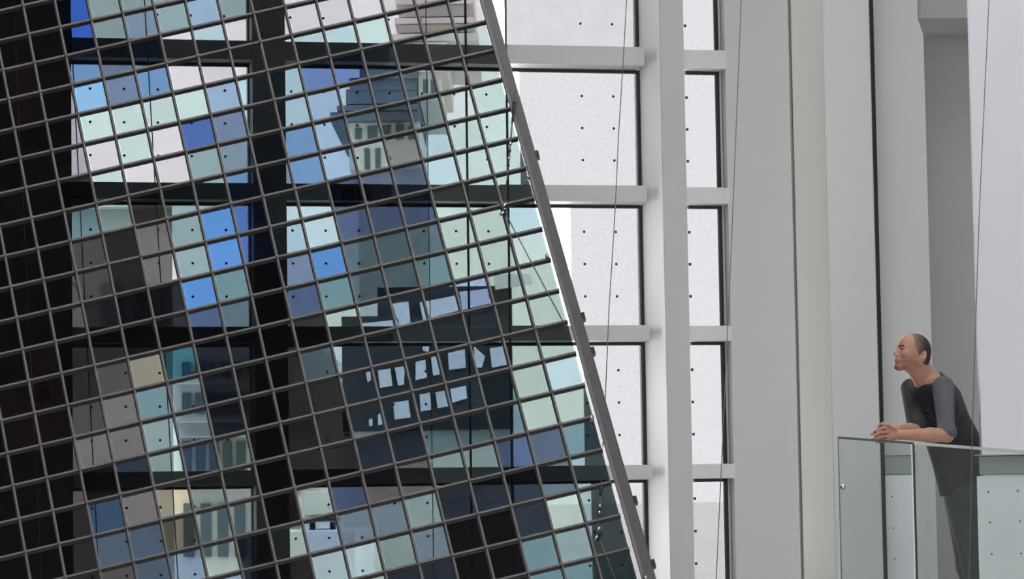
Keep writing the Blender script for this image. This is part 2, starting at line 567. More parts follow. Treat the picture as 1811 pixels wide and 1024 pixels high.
# edge beam
mb = MB(); mb.bar(gp(I1 + .12, J0, -.02), gp(I1 + .34, J1, -.02), .07, .09, GN, M['beam']); mb.build('edge_beam', grid, bevel=.008)
mb = MB(); mb.bar(gp(I1 - .04, J0, .02), gp(I1 + .16, J1, .02), .018, .05, GN, M['steel']); mb.build('edge_flange', grid)
mb = MB(); mb.bar(gp(I0, J1 + .1, -.02), gp(I1 + .4, J1 + .1, -.02), .07, .09, GN, M['beam']); mb.build('edge_beam', grid, bevel=.008)
for jj in (1.6, 1.95, 12.9, 14.0, 7.6, 18.6, 20.5):
    mb = MB(); p = gp(I1 + .36 + .009 * jj, jj, 0); mb.bar(p, p + gb * .22, .022, .05, GN, M['black']); mb.build('bracket', grid)
for (i, j) in ((13.95, 8.4), (13.9, 11.0), (13.9, 16.1), (14.2, 21.0)):
    mb = MB(); p = gp(i, j, .03); mb.tube([p - GN * .02, p + GN * .03], .012, M['chrome'], 10); mb.build('bolt', grid)


# ------------------------------------------------------------------ cables
def cable(pts, label, r=.0035, name='steel_cable', parts=None, m='wire'):
    mb = MB(); P = [at(*p) for p in pts]; mb.tube(P, r, M[m], 6)
    o = mb.build(name); tag(o, label, 'cable'); return o


cable([(1104, -120, 18), (1108, 0, 18), (1102, 111, 18), (1094, 237, 18), (1088, 371, 18), (1077, 548, 18), (1070, 718, 18), (1066, 790, 18), (1078, 930, 18.0)][:8], 'thin dark cable hanging over the right side of the wide window beside the grid edge')
cable([(1315, -120, 19), (1311, 0, 19), (1299, 297, 19), (1295, 400, 19), (1287, 577, 19), (1276, 822, 19), (1267, 1015, 19), (1262, 1120, 19)], 'thin cable hanging in front of the narrow window and the white wall right of it')
cable([(1755, -120, 15.9), (1749, 0, 15.9), (1737, 260, 15.9), (1731, 400, 15.9), (1720, 750, 15.9), (1714, 1024, 15.9), (1711, 1130, 15.9)], 'thin cable running down in front of the leaning man and white wall', r=.0028)
GROUP = 'cables hanging behind the grid'
for k, (a, b, lab) in enumerate((
        ((20, -60), (75, 1080), 'grey cable behind the grid, leftmost of those on the dark side'),
        ((120, -60), (178, 1080), 'grey cable behind the grid crossing the blue panes of the left window'),
        ((252, -60), (318, 1080), 'grey cable behind the grid near the middle of the left window'),
        ((752, -60), (768, 1080), 'slim dark cable behind the grid at the middle of the wide window'))):
    cable([(a[0], a[1], 22.5), (b[0], b[1], 22.5)], lab, r=.005 if k < 3 else .004)['group'] = GROUP
cable([(822, -60, 22.8), (836, 1080, 22.8)], 'thick grey rod standing behind the grid in the wide window', r=.011, name='steel_rod')
cable([(893, -60, 22.8), (909, 1080, 22.8)], 'thick grey rod just behind the slanting edge of the grid', r=.011, name='steel_rod')
cable([(0, 330, 21.5), (150, 530, 21.5)], 'thin slanting cable crossing the darkest left side of the grid', r=.004)


def rig(name, label, top, hook, end, Ys):
    e = empty(name, at(hook[0], hook[1], Ys)); tag(e, label, 'rigging')
    def on(px, py):
        r = ray(px, py); return CAM + r * ((gp(5, 10, .07) - CAM).dot(GN) / r.dot(GN))
    T, H, E_ = on(*top), on(*hook), on(*end)
    mb = MB(); mb.tube([T, H], .0035, M['wire'], 6); mb.build('upper_cable', e)
    mb = MB(); mb.tube([H, E_], .0035, M['wire'], 6); mb.build('lower_cable', e)
    d = (T - H).normalized()
    mb = MB(); L = (T - H).length
    mb.tube([T - d * L * .1, T - d * L * .66], .005, M['wire'], 8)
    mb.tube([T - d * L * .12, T - d * L * .2, T - d * L * .3], .011, M['black'], 8, .006)
    for k in range(4):
        p = T - d * L * (.45 + k * .06); mb.tube([p, p - d * .016], .010, M['black' if k % 2 else 'chrome'], 8)
    mb.build('turnbuckle', e)
    mb = MB()
    for k in range(5):
        a = k * 1.3; c = H + Vector((math.cos(a) * .014, -.01, math.sin(a) * .03)); mb.tube([c - Vector((.012, 0, .01)), c + Vector((.012, 0, .012))], .008, M['chrome' if k % 2 else 'black'], 8)
    mb.build('shackle', e)
    return e


YS = 16.3
rig('cable_rigging', 'shiny shackle and cable crossing the upper right panes of the grid', (912, 155), (891, 372), (1004, 585), 17.2)
rig('cable_rigging', 'dark turnbuckle and shackle over the lowest right panes of the grid', (1064, 850), (1057, 945), (1095, 1040), YS)

# ------------------------------------------------------------------ outside
mb = MB(); mb.box((-400, 27.6, 3.2), (400, 900, 3.4), M['plaza']); tag(mb.build('ground'), kind='structure')


def pbox(mb, px0, py0, px1, py1, Y, dep, m):
    a = at(px0, py1, Y); b = at(px1, py0, Y); mb.box((a.x, Y, a.z), (b.x, Y + dep, b.z), M[m])


# grey building close by, left
e = empty('grey_building', at(200, 930, 48)); tag(e, 'plain grey rendered building outside the left window, seen through the panes', 'building')
a = at(304, 366, 48)
mb = MB(); a0 = at(-500, 366, 48); mb.prism([(a0.x, 48), (a.x, 48), (a.x * 1.2, 56), (a0.x, 56)], 3.4, a.z - .02, M['b_grey']); mb.build('wall', e)
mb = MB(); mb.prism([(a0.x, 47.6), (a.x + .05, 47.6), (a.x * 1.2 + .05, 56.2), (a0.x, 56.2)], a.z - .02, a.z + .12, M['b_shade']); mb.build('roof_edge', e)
mb = MB(); pbox(mb, 180, 500, 215, 580, 47.95, .05, 'b_win'); mb.build('window', e)
mb = MB(); pbox(mb, 238, 500, 262, 580, 47.95, .05, 'b_win'); mb.build('window', e)
# classical white facade behind
e = empty('white_facade_building', at(400, 1000, 90)); tag(e, 'white classical building with tall windows, low behind the left window', 'building')
mb = MB(); a = at(306, 612, 90); b = at(560, 612, 90); mb.box((a.x, 90, 3.4), (b.x, 110, a.z), M['b_pale']); mb.build('wall', e)
for (y0, y1, nn, x0, sp, ww) in ((694, 732, 6, 322, 23, 16), (780, 832, 5, 322, 24, 16), (640, 668, 6, 322, 23, 14), (890, 985, 5, 325, 30, 18)):
    for k in range(nn):
        mb = MB(); pbox(mb, x0 + k * sp, y0, x0 + k * sp + ww, y1, 89.85, .1, 'b_win'); o = mb.build('window', e)
for y in (674, 742, 768, 858):
    mb = MB(); pbox(mb, 308, y, 556, y + 6, 89.3, .7, 'b_pale'); mb.build('cornice', e)
# ornate tower
e = empty('ornate_tower', at(700, 880, 140)); tag(e, 'ornate stone tower with stepped dark roof seen behind the upper middle panes', 'building')
mb = MB(); pbox(mb, 618, 215, 742, 300, 140, 14, 'b_pale'); pbox(mb, 640, 300, 742, 880, 140.5, 13, 'b_pale'); mb.build('wall', e)
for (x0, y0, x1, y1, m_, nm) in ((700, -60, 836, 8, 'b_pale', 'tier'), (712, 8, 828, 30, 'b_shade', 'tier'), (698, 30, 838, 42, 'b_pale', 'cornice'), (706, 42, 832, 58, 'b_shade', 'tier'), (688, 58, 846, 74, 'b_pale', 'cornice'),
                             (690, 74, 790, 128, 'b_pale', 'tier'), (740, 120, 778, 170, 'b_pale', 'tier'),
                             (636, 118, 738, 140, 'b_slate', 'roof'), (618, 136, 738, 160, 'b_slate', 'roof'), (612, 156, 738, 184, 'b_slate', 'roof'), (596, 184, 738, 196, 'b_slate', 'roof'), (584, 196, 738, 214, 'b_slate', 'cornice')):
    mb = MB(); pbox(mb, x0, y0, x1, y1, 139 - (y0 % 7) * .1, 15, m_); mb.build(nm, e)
for (x0, y0, x1, y1) in ((748, 140, 757, 165), (762, 140, 772, 165), (628, 226, 640, 246), (650, 222, 668, 246), (676, 222, 690, 246), (700, 205 + 14, 714, 246), (722, 222, 734, 246),
                         (645, 262, 654, 300), (664, 262, 673, 300), (720, 12, 735, 26), (745, 12, 760, 26), (785, 12, 800, 26), (720, 44, 745, 56), (760, 44, 790, 56)):
    mb = MB(); pbox(mb, x0, y0, x1, y1, 138.0 if y0 < 210 else 139.9, .09, 'b_win' if y0 > 100 else 'tan'); mb.build('window', e)
# dark office block, its windows' sky brightness put into white panels
e = empty('dark_office_block', at(750, 890, 70)); tag(e, 'dark clad office block with rows of bright windows painted white low behind the middle panes', 'building')
mb = MB(); a = at(604, 560, 70); b = at(905, 560, 70); c = at(905, 770, 70)
zc = at(700, 762, 70).z; mb.box((a.x, 70, zc), (b.x, 82, a.z), M['b_dark']); mb.build('wall', e)
mb = MB(); mb.box((a.x, 70.3, 3.4), (b.x, 82, zc), M['b_pale']); mb.build('podium', e)
mb = MB(); pbox(mb, 668, 505, 905, 560, 70.2, 8, 'b_dark'); mb.build('penthouse', e)
for q in (((640, 572), (704, 565), (706, 580), (644, 590)), ((694, 537), (722, 533), (726, 572), (705, 577)), ((742, 535), (808, 522), (815, 548), (748, 566)), ((812, 516), (868, 510), (872, 535), (818, 548)), ((872, 486), (938, 484), (942, 502), (876, 512)),
          ((668, 655), (690, 652), (694, 682), (672, 686)), ((698, 650), (716, 648), (714, 680), (704, 682)), ((735, 640), (752, 636), (755, 668), (735, 672)), ((762, 632), (774, 630), (778, 662), (766, 664)), ((792, 622), (822, 618), (824, 650), (794, 654)),
          ((838, 612), (858, 630), (852, 650), (840, 650)), ((866, 616), (892, 612), (896, 645), (870, 650)),
          ((695, 712), (722, 708), (726, 738), (698, 742)), ((742, 698), (760, 694), (764, 724), (744, 728)), ((770, 694), (790, 690), (794, 718), (774, 722)), ((796, 688), (824, 682), (826, 704), (800, 712)),
          ((646, 654), (654, 650), (656, 672), (650, 676)), ((652, 742), (658, 740), (659, 752), (653, 754)), ((668, 734), (676, 728), (677, 750), (669, 752)), ((745, 600), (760, 598), (758, 622), (748, 620)), ((790, 588), (818, 584), (820, 604), (792, 608))):
    A = [at(x, y, 69.8) for x, y in q]; B = [p + Vector((0, .15, 0)) for p in A]
    mb = MB(); mb.poly(A + B, [(0, 1, 2, 3), (7, 6, 5, 4)] + [(i, (i + 1) % 4, 4 + (i + 1) % 4, 4 + i) for i in range(4)], M['b_bright']); mb.build('window', e)
# delivery truck
Yt = 64
e = empty('delivery_truck', at(556, 945, Yt)); tag(e, 'white truck parked outside beyond the lowest middle window', 'truck')
mb = MB(); pbox(mb, 536, 868, 592, 912, Yt, 4, 'truck'); cab = mb.build('cab', e, bevel=.03)
mb = MB(); pbox(mb, 548, 874, 586, 892, Yt - .04, .05, 'b_win'); mb.build('windscreen', cab)
mb = MB(); pbox(mb, 545, 916, 600, 922, Yt - .15, .3, 'black'); mb.build('bumper', e)
mb = MB(); pbox(mb, 528, 876, 533, 896, Yt - .1, .1, 'truck'); mb.build('mirror', e)
mb = MB(); pbox(mb, 597, 876, 602, 896, Yt - .1, .1, 'truck'); mb.build('mirror', e)
for x in (548, 584):
    mb = MB(); p = at(x, 926, Yt + .6); mb.tube([p, p + Vector((.12, 0, 0))], .14, M['black'], 20); mb.build('wheel', e)
mb = MB(); pbox(mb, 538, 908, 594, 924, Yt + .1, 3.5, 'truck'); mb.build('chassis', e)
zt = (at(566, 926, Yt + .6).z - .14)
mb = MB(); mb.box((at(470, 900, Yt).x, Yt - 3, 3.4), (at(640, 900, Yt).x, 69.6, zt), M['plaza']); tag(mb.build('ground_terrace'), kind='structure')
mb = MB(); a = at(512, 868, Yt + 3); b = at(528, 868, Yt + 3); mb.box((a.x, Yt + 3, zt), (b.x, Yt + 3.5, a.z), M['tan']); o = mb.build('stone_pillar'); tag(o, 'brown stone pillar outside just left of the white truck', 'pillar')
mb = MB(); p = at(378, 1018, 44); q = at(378, 993, 44); mb.tube([p, q], .035, M['yellow'], 10); mb.tube([q, q + Vector((0, 0, .03))], .05, M['yellow'], 10)
o = mb.build('bollard'); o.location.z = 3.4; tag(o, 'small yellow bollard outside at the bottom of the left window', 'bollard')

# ------------------------------------------------------------------ balcony
ZR = lambda px, py, Y: at(px, py, Y)
fl_z = at(1650, 785, 16.25).z - 1.07
mb = MB(); a = at(1478, 900, 15.95); mb.box((a.x - .03, 16.2, fl_z - .35), (XR + 3, 21.5, fl_z), M['slab']); tag(mb.build('floor_balcony'), kind='structure')
e = empty('glass_balustrade', (at(1650, 900, 16.2).x, 16.2, fl_z)); tag(e, 'frameless clear green-tinted glass balustrade that the man leans on', 'balustrade')
g0, g1, g2 = at(1483, 774, 15.98), at(1615, 784, 16.17), at(1900, 806, 16.40)
zb = fl_z - .2


def gpanel(a, b, name):
    d = (b - a); d.z = 0; d.normalize(); nn = Vector((d.y, -d.x, 0)) * .007
    A = [a.copy(), b.copy()]
    P = []
    for z in (zb, None):
        for (p, sg) in ((a, 1), (b, 1), (b, -1), (a, -1)):
            P.append(Vector((p.x, p.y, p.z - .006 if z is None else z)) + nn * sg)
    m = MB(); m.hexa(P, M['guard']); return m.build(name, e)


def shift(a, b, t): return a + (b - a).normalized() * t


gpanel(g0, shift(g1, g0, .006), 'glass_panel'); gpanel(shift(g1, g2, .006), g2, 'glass_panel')
# dark polished edges: free end and joint
mb = MB(); mb.box((g0.x - .008, g0.y - .009, zb), (g0.x, g0.y + .009, g0.z), M['raildark']); mb.build('glass_edge', e)
mb = MB(); mb.box((g1.x - .006, g1.y - .012, zb), (g1.x + .006, g1.y + .012, g1.z - .004), M['black']); mb.build('joint', e)
mb = MB(); mb.box((g1.x - .012, g1.y - .014, zb), (g1.x - .007, g1.y + .012, g1.z - .004), M['rail']); mb.build('joint_trim', e)
mb = MB(); mb.bar(g0, g1, .02, .012, (0, 0, 1), M['raildark']); mb.build('cap_rail', e)
mb = MB(); mb.bar(g1, g2, .03, .016, (0, 0, 1), M['rail']); mb.build('cap_rail', e)
p = at(1490, 862, 15.97); mb = MB(); mb.tube([p, p - Vector((0, .03, 0))], .015, M['chrome'], 16); mb.build('clamp', e)
mb = MB(); mb.bar(Vector((g0.x, g0.y + .02, fl_z - .1)), Vector((g2.x, g2.y + .02, fl_z - .1)), .06, .12, (0, 0, 1), M['rail']); mb.build('base_channel', e)

# window reflections in the balustrade, built as panels on the walls behind
def reflected_window(name, px0, px1, Y, dots, ytop):
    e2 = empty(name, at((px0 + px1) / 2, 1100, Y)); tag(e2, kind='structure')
    mb = MB(); pbox(mb, px0, 806, px1 + 6, 838, Y - .03, .03, 'mirror_band'); mb.build('mirrored_header', e2)
    mb = MB(); pbox(mb, px0 - 8, ytop, px1 + 10, 806, Y - .05, .05, 'frame'); mb.build('mirrored_ledge', e2)
    mb = MB(); pbox(mb, px0 + 3, 840, px1, 1130, Y - .02, .02, 'mirror_pane'); mb.build('pane', e2)
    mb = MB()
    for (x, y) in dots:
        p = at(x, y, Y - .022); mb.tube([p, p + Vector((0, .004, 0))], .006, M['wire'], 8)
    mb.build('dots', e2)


M['mirror_band'] = mat('reflected_band', (.36, .40, .39), .5)
M['mirror_pane'] = mat('reflected_window_panel', (.94, .94, .97), .3, noise_amt=.03)
reflected_window('window_%d' % wn, 1563, 1612, YA, [(1578, 878), (1580, 934), (1582, 988)], 802); wn += 1
reflected_window('window_%d' % wn, 1733, 1850, YR, [(1748, 870), (1800, 868), (1751, 924), (1804, 922), (1754, 980), (1806, 979)], 802); wn += 1

# ------------------------------------------------------------------ ceiling spotlights mirrored by the panes
sm = emis('spot_lens', (1, .93, .88), 60)
for k, (x, y, lab) in enumerate(((77, 690, 'round ceiling spotlight mirrored low in the far left panes'),
                                 (615, 338, 'round ceiling spotlight mirrored above the middle window row'),
                                 (645, 331, 'second round ceiling spotlight mirrored just right of its twin above the middle window row'))):
    r = ray(x, y).normalized(); t = (gp(5, 10) - CAM).dot(GN) / r.dot(GN); h = CAM + r * t
    rr = r - GN * 2 * r.dot(GN); q = h + rr * ((14.98 - h.z) / rr.z)
    e = empty('ceiling_spotlight', q); tag(e, lab, 'spotlight', 'ceiling spotlights')
    mb = MB(); mb.tube([q, q - Vector((0, 0, .14))], .07, M['black'], 16); hs_ = mb.build('housing', e)
    mb = MB(); mb.tube([q - Vector((0, 0, .141)), q - Vector((0, 0, .15))], .05, sm, 16); mb.build('lens', hs_)

#PERSON#
# ------------------------------------------------------------------ the man
class Field:
    """signed distances on a grid, meshed by surface nets"""
    def __init__(s, lo, hi, h):
        s.lo = np.array(lo, float); s.h = h
        s.n = np.ceil((np.array(hi) - s.lo) / h).astype(int) + 1
        s.a = np.full(s.n, .2, np.float32)

    def win(s, lo, hi):
        i0 = np.maximum(0, np.floor((lo - s.lo) / s.h).astype(int)); i1 = np.minimum(s.n, np.ceil((hi - s.lo) / s.h).astype(int) + 1)
        if (i1 <= i0).any(): return None
        g = [(s.lo[k] + s.h * np.arange(i0[k], i1[k])).astype(np.float32) for k in range(3)]
        return tuple(slice(i0[k], i1[k]) for k in range(3)), np.meshgrid(*g, indexing='ij')

    def comb(s, sl, d, k, op):
        a = s.a[sl]
        if op == 'sub':
            d = -d
            if k > 0:
                q = np.maximum(k - np.abs(a - d), 0) / k; r = np.maximum(a, d) + q * q * k * .25
            else: r = np.maximum(a, d)
        else:
            if k > 0:
                q = np.maximum(k - np.abs(a - d), 0) / k; r = np.minimum(a, d) - q * q * k * .25
            else: r = np.minimum(a, d)
        s.a[sl] = r

    def cap(s, p, q, r0, r1, k=.02, op='add'):
        p = np.array(p, float); q = np.array(q, float); m = max(r0, r1) + k + .03
        W = s.win(np.minimum(p, q) - m, np.maximum(p, q) + m)
        if W is None: return
        sl, (X, Y, Z_) = W
        v = q - p; L = max(v @ v, 1e-9)
        t = np.clip(((X - p[0]) * v[0] + (Y - p[1]) * v[1] + (Z_ - p[2]) * v[2]) / L, 0, 1)
        d = np.sqrt((X - p[0] - t * v[0]) ** 2 + (Y - p[1] - t * v[1]) ** 2 + (Z_ - p[2] - t * v[2]) ** 2) - (r0 + (r1 - r0) * t)
        s.comb(sl, d, k, op)

    def ell(s, c, ax, r, k=.02, op='add'):
        c = np.array(c, float); m = max(r) + k + .03
        W = s.win(c - m, c + m)
        if W is None: return
        sl, (X, Y, Z_) = W
        X = X - c[0]; Y = Y - c[1]; Z_ = Z_ - c[2]
        l = [(X * a[0] + Y * a[1] + Z_ * a[2]) for a in ax]
        k0 = np.sqrt(sum((l[i] / r[i]) ** 2 for i in range(3))); k1 = np.sqrt(sum((l[i] / r[i] ** 2) ** 2 for i in range(3)))
        d = k0 * (k0 - 1) / np.maximum(k1, 1e-6)
        s.comb(sl, d.astype(np.float32), k, op)

    def planes(s, pl, lo=None, hi=None):      # keep the side where (x-p).n < 0 for every plane
        sl, (X, Y, Z_) = s.win(s.lo, s.lo + s.h * s.n)
        for p, nn in pl:
            nn = np.array(nn, float); nn /= np.linalg.norm(nn)
            s.a[sl] = np.maximum(s.a[sl], ((X - p[0]) * nn[0] + (Y - p[1]) * nn[1] + (Z_ - p[2]) * nn[2]).astype(np.float32)[:s.a.shape[0], :s.a.shape[1], :s.a.shape[2]])

    def mesh(s, name, m, parent):
        a = s.a; ins = a < 0
        c = np.zeros(np.array(a.shape) - 1, np.uint8)
        sh = [(i, j, k) for i in (0, 1) for j in (0, 1) for k in (0, 1)]
        def sub(arr, o): return arr[o[0]:arr.shape[0] - 1 + o[0], o[1]:arr.shape[1] - 1 + o[1], o[2]:arr.shape[2] - 1 + o[2]]
        for o in sh: c += sub(ins, o)
        act = (c > 0) & (c < 8)
        idx = np.argwhere(act)
        num = np.full(c.shape, -1, np.int32); num[act] = np.arange(len(idx))
        acc = np.zeros((len(idx), 3)); cnt = np.zeros(len(idx))
        for o in sh:
            for ax in range(3):
                if o[ax]: continue
                o2 = list(o); o2[ax] = 1
                v0 = a[idx[:, 0] + o[0], idx[:, 1] + o[1], idx[:, 2] + o[2]]; v1 = a[idx[:, 0] + o2[0], idx[:, 1] + o2[1], idx[:, 2] + o2[2]]
                cr_ = (v0 < 0) != (v1 < 0)
                t = np.where(cr_, v0 / np.where(v0 == v1, 1, v0 - v1), 0)
                p = np.tile(np.array(o, float), (len(idx), 1)); p[:, ax] += t
                acc[cr_] += p[cr_]; cnt[cr_] += 1
        V = (idx + acc / cnt[:, None]) * s.h + s.lo
        Fc = []
        for ax in range(3):
            u, v = (ax + 1) % 3, (ax + 2) % 3
            A = ins; sl0 = [slice(None)] * 3; sl1 = [slice(None)] * 3
            sl0[ax] = slice(0, -1); sl1[ax] = slice(1, None)
            e0, e1 = A[tuple(sl0)], A[tuple(sl1)]
            E_ = np.argwhere(e0 != e1)
            E_ = E_[(E_[:, u] > 0) & (E_[:, v] > 0) & (E_[:, u] < a.shape[u] - 1) & (E_[:, v] < a.shape[v] - 1)]
            flip = e0[E_[:, 0], E_[:, 1], E_[:, 2]]
            q = []
            for du, dv in ((1, 1), (0, 1), (0, 0), (1, 0)):
                B = E_.copy(); B[:, u] -= du; B[:, v] -= dv; q.append(num[B[:, 0], B[:, 1], B[:, 2]])
            q = np.stack(q, 1); q[~flip] = q[~flip][:, ::-1]; Fc.append(q)
        Fc = np.concatenate(Fc); Fc = Fc[(Fc >= 0).all(1)]
        me = bpy.data.meshes.new(name)
        inv = parent.matrix_world.inverted()
        V = V + np.array(inv.translation)
        me.from_pydata(V.tolist(), [], Fc.tolist())
        me.materials.append(m); me.polygons.foreach_set('use_smooth', [True] * len(me.polygons))
        # keep the largest connected shells tidy and slightly relaxed
        o = bpy.data.objects.new(name, me); C.collection.objects.link(o); o.parent = parent
        md = o.modifiers.new('relax', 'SMOOTH'); md.factor = .5; md.iterations = 3
        return o


skin = mat('skin', (.50, .265, .19), .5, noise_amt=.06, scale=14)
bs = skin.node_tree.nodes['Principled BSDF']; bs.inputs['Subsurface Weight'].default_value = .12; bs.inputs['Subsurface Scale'].default_value = .01
hairm = mat('cropped_hair', (.045, .032, .028), .8, noise_amt=.3, scale=90)
stub = mat('stubble', (.27, .165, .125), .75, noise_amt=.25, scale=120)
beardm = mat('beard', (.06, .04, .033), .8, noise_amt=.3, scale=120)
shirtm = mat('charcoal_jersey', (.026, .028, .032), .85, noise_amt=.12, scale=9, bump=.4)
sleevem = mat('grey_jersey', (.105, .11, .125), .85, noise_amt=.12, scale=9, bump=.4)
trsm = mat('dark_denim', (.055, .058, .062), .85, noise_amt=.15, scale=12, bump=.4)
shoem = mat('black_shoe', (.03, .03, .03), .5)
eyem = mat('eye', (.045, .03, .025), .3)


def w3(px, py, Y): return np.array(at(px, py, Y))


def nrm(v): v = np.array(v, float); return v / np.linalg.norm(v)


man = empty('person', (at(1725, 1100, 16.85).x, 16.85, fl_z))
tag(man, 'man with shaved head and dark grey T-shirt leaning on the glass balustrade, gazing up', 'person')
HF = nrm((-.90, -.30, .235)); HS = nrm(np.cross(HF, (0, 0, 1))); HU = np.cross(HS, HF)
if HS[1] > 0: HS = -HS
HU = np.cross(HS, HF) if np.cross(HS, HF)[2] > 0 else np.cross(HF, HS)
HC = w3(1617, 619, 16.62)


def hd(f, u, s): return HC + HF * f + HU * u + HS * s


HAX = (HF, HU, HS)
SHN, SHF = w3(1668, 685, 16.54), w3(1611, 687, 16.86)
SD = nrm(SHN - SHF)
NB = w3(1641, 672, 16.69); HIP = w3(1722, 858, 16.95)
SP = nrm(HIP - NB); SD = nrm(SD - SP * (SD @ SP)); FW = np.cross(SP, SD)
if FW[0] > 0: FW = -FW
BAX = (SP, SD, FW)
ELN, WRN = w3(1674, 770, 16.36), w3(1594, 769, 16.17)
ELF, WRF = w3(1622, 762, 16.58), w3(1585, 761, 16.27)


def torso(f, g, k=.05):
    f.ell(w3(1656, 712, 16.74), BAX, (.17 + g, .15 + g, .12 + g), k)
    f.cap(w3(1650, 672, 16.69), w3(1668, 684, 16.58), .042 + g, .05 + g, k)
    f.ell(w3(1692, 780, 16.86), BAX, (.17 + g, .14 + g, .125 + g), k)
    f.ell(w3(1718, 848, 16.94), BAX, (.12 + g, .165 + g, .115 + g), k)
    f.cap(SHN, SHF, .05 + g, .05 + g, k)
    f.cap(w3(1674, 705, 16.76), w3(1704, 790, 16.88), .085 + g, .09 + g, .03)
    f.cap(w3(1640, 668, 16.69), w3(1660, 690, 16.72), .06 + g, .08 + g, .04)


KNN, ANN = w3(1722, 1000, 16.84), np.array((at(1732, 1100, 16.86).x, 16.86, fl_z + .09))
KNF, ANF = w3(1712, 1000, 17.04), np.array((at(1728, 1100, 17.06).x, 17.06, fl_z + .09))


def legs(f, g, k=.03):
    for (h_, kn, an) in ((w3(1701, 880, 16.88), KNN, ANN), (w3(1701, 880, 17.04), KNF, ANF)):
        f.cap(h_, kn, .094 + g, .058 + g, k); f.cap(kn, an, .058 + g, .040 + g, k)


lo = np.array((at(1533, 512, 16.1).x, 16.02, fl_z - .01)); hi = np.array((at(1800, 512, 17).x, 17.2, at(1600, 578, 16.6).z))
B = Field(lo, hi, .0042)
# head
B.ell(hd(-.003, 0, 0), HAX, (.099, .096, .076), .02)
B.ell(hd(.042, -.045, 0), HAX, (.060, .082, .056), .03)
B.ell(hd(.055, .02, 0), HAX, (.046, .05, .055), .03)
for s_ in (-1, 1):
    B.cap(hd(-.012, -.075, .050 * s_), hd(.070, -.116, .014 * s_), .020, .018, .02)
    B.cap(hd(.092, -.004, .012 * s_), hd(.080, .000, .042 * s_), .0115, .010, .012)
    B.ell(hd(.066, -.042, .043 * s_), HAX, (.026, .020, .018), .02)
    B.ell(hd(.113, -.020, .030 * s_), HAX, (.020, .011, .016), .010, 'sub')
    B.cap(hd(.103, -.057, .010 * s_), hd(.103, -.056, .011 * s_), .0085, .0085, .006)
B.ell(hd(.080, -.122, 0), HAX, (.020, .020, .024), .015)
B.cap(hd(.101, -.008, 0), hd(.119, -.050, 0), .0075, .0105, .010)
B.cap(hd(.106, -.056, 0), hd(.118, -.052, 0), .008, .0095, .006)
B.ell(hd(.086, -.083, 0), HAX, (.020, .022, .026), .012)
for s_ in (-1, 1):
    B.cap(hd(.105, -.078, 0), hd(.094, -.081, .020 * s_), .0062, .004, .004)
    B.cap(hd(.103, -.0905, 0), hd(.093, -.087, .018 * s_), .0070, .004, .004)
    B.cap(hd(.109, -.0845, 0), hd(.098, -.0845, .022 * s_), .0022, .0022, .003, 'sub')
    B.ell(hd(-.030, -.034, .072 * s_), (nrm(HF + HU * .2), nrm(HU - HF * .2), HS), (.020, .033, .012), .006)
    B.ell(hd(-.026, -.030, .083 * s_), (nrm(HF + HU * .2), nrm(HU - HF * .2), HS), (.009, .019, .010), .004, 'sub')
B.cap(hd(-.040, -.060, 0), NB + SP * .02, .058, .062, .03)
B.cap(hd(-.002, -.105, 0), NB + FW * .03, .040, .050, .03)
torso(B, -.012)
for (a_, b_, c_, r3) in ((SHN, ELN, WRN, 1), (SHF, ELF, WRF, 1)):
    B.cap(a_, b_, .050, .042, .02); B.cap(b_, b_ + (c_ - b_) * .35, .040, .043, .015); B.cap(b_ + (c_ - b_) * .35, c_, .043, .0265, .015)
legs(B, -.012)
for an in (ANN, ANF): B.cap(an, an + np.array((-.10, -.04, -.05)), .035, .028, .02)
# hands: palm, four fingers of two bends each, thumb
def finger(pts, r0, r1):
    for q in range(len(pts) - 1):
        t0 = q / (len(pts) - 1); t1 = (q + 1) / (len(pts) - 1)
        B.cap(w3(*pts[q]), w3(*pts[q + 1]), r0 + (r1 - r0) * t0, r0 + (r1 - r0) * t1, .0035)


B.cap(WRN, w3(1578, 769, 16.16), .025, .027, .012)
B.cap(w3(1580, 765, 16.16), w3(1570, 762, 16.15), .022, .017, .010)
B.cap(w3(1580, 772, 16.16), w3(1571, 775, 16.15), .022, .016, .010)
finger([(1571, 757, 16.150), (1560, 757, 16.125), (1551, 762, 16.13), (1552, 768, 16.16)], .0098, .0076)
finger([(1570, 764, 16.142), (1558, 765, 16.118), (1548, 769, 16.125), (1549, 775, 16.155)], .0100, .0078)
finger([(1571, 771, 16.142), (1559, 773, 16.118), (1550, 776, 16.125), (1552, 781, 16.155)], .0098, .0076)
finger([(1573, 778, 16.150), (1563, 780, 16.128), (1556, 783, 16.14)], .0090, .0070)
finger([(1584, 759, 16.145), (1572, 752, 16.135), (1561, 751, 16.145)], .0115, .0088)
B.cap(WRF, w3(1574, 763, 16.235), .024, .026, .012)
B.cap(w3(1574, 763, 16.235), w3(1564, 765, 16.22), .022, .020, .010)
finger([(1564, 757, 16.215), (1553, 757, 16.19), (1546, 763, 16.165)], .0096, .0074)
finger([(1562, 763, 16.21), (1550, 766, 16.185), (1541, 768, 16.17)], .0096, .0070)
finger([(1563, 770, 16.21), (1551, 773, 16.185), (1544, 776, 16.16)], .0094, .0072)
finger([(1565, 776, 16.215), (1556, 780, 16.19), (1550, 783, 16.17)], .0086, .0068)
finger([(1572, 756, 16.22), (1562, 749, 16.20), (1555, 752, 16.175)], .0110, .0085)
B.mesh('body', skin, man)

# hair, stubble and beard lie close on the skull
def headshell(name, m, g, pls, extra=None):
    f = Field(HC - .16, HC + .16, .003)
    f.ell(hd(-.003, 0, 0), HAX, (.099 + g, .096 + g, .076 + g), .02)
    f.ell(hd(.055, .02, 0), HAX, (.046 + g, .05 + g, .055 + g), .03)
    if extra: extra(f, g)
    f.planes(pls)
    return f.mesh(name, m, man)


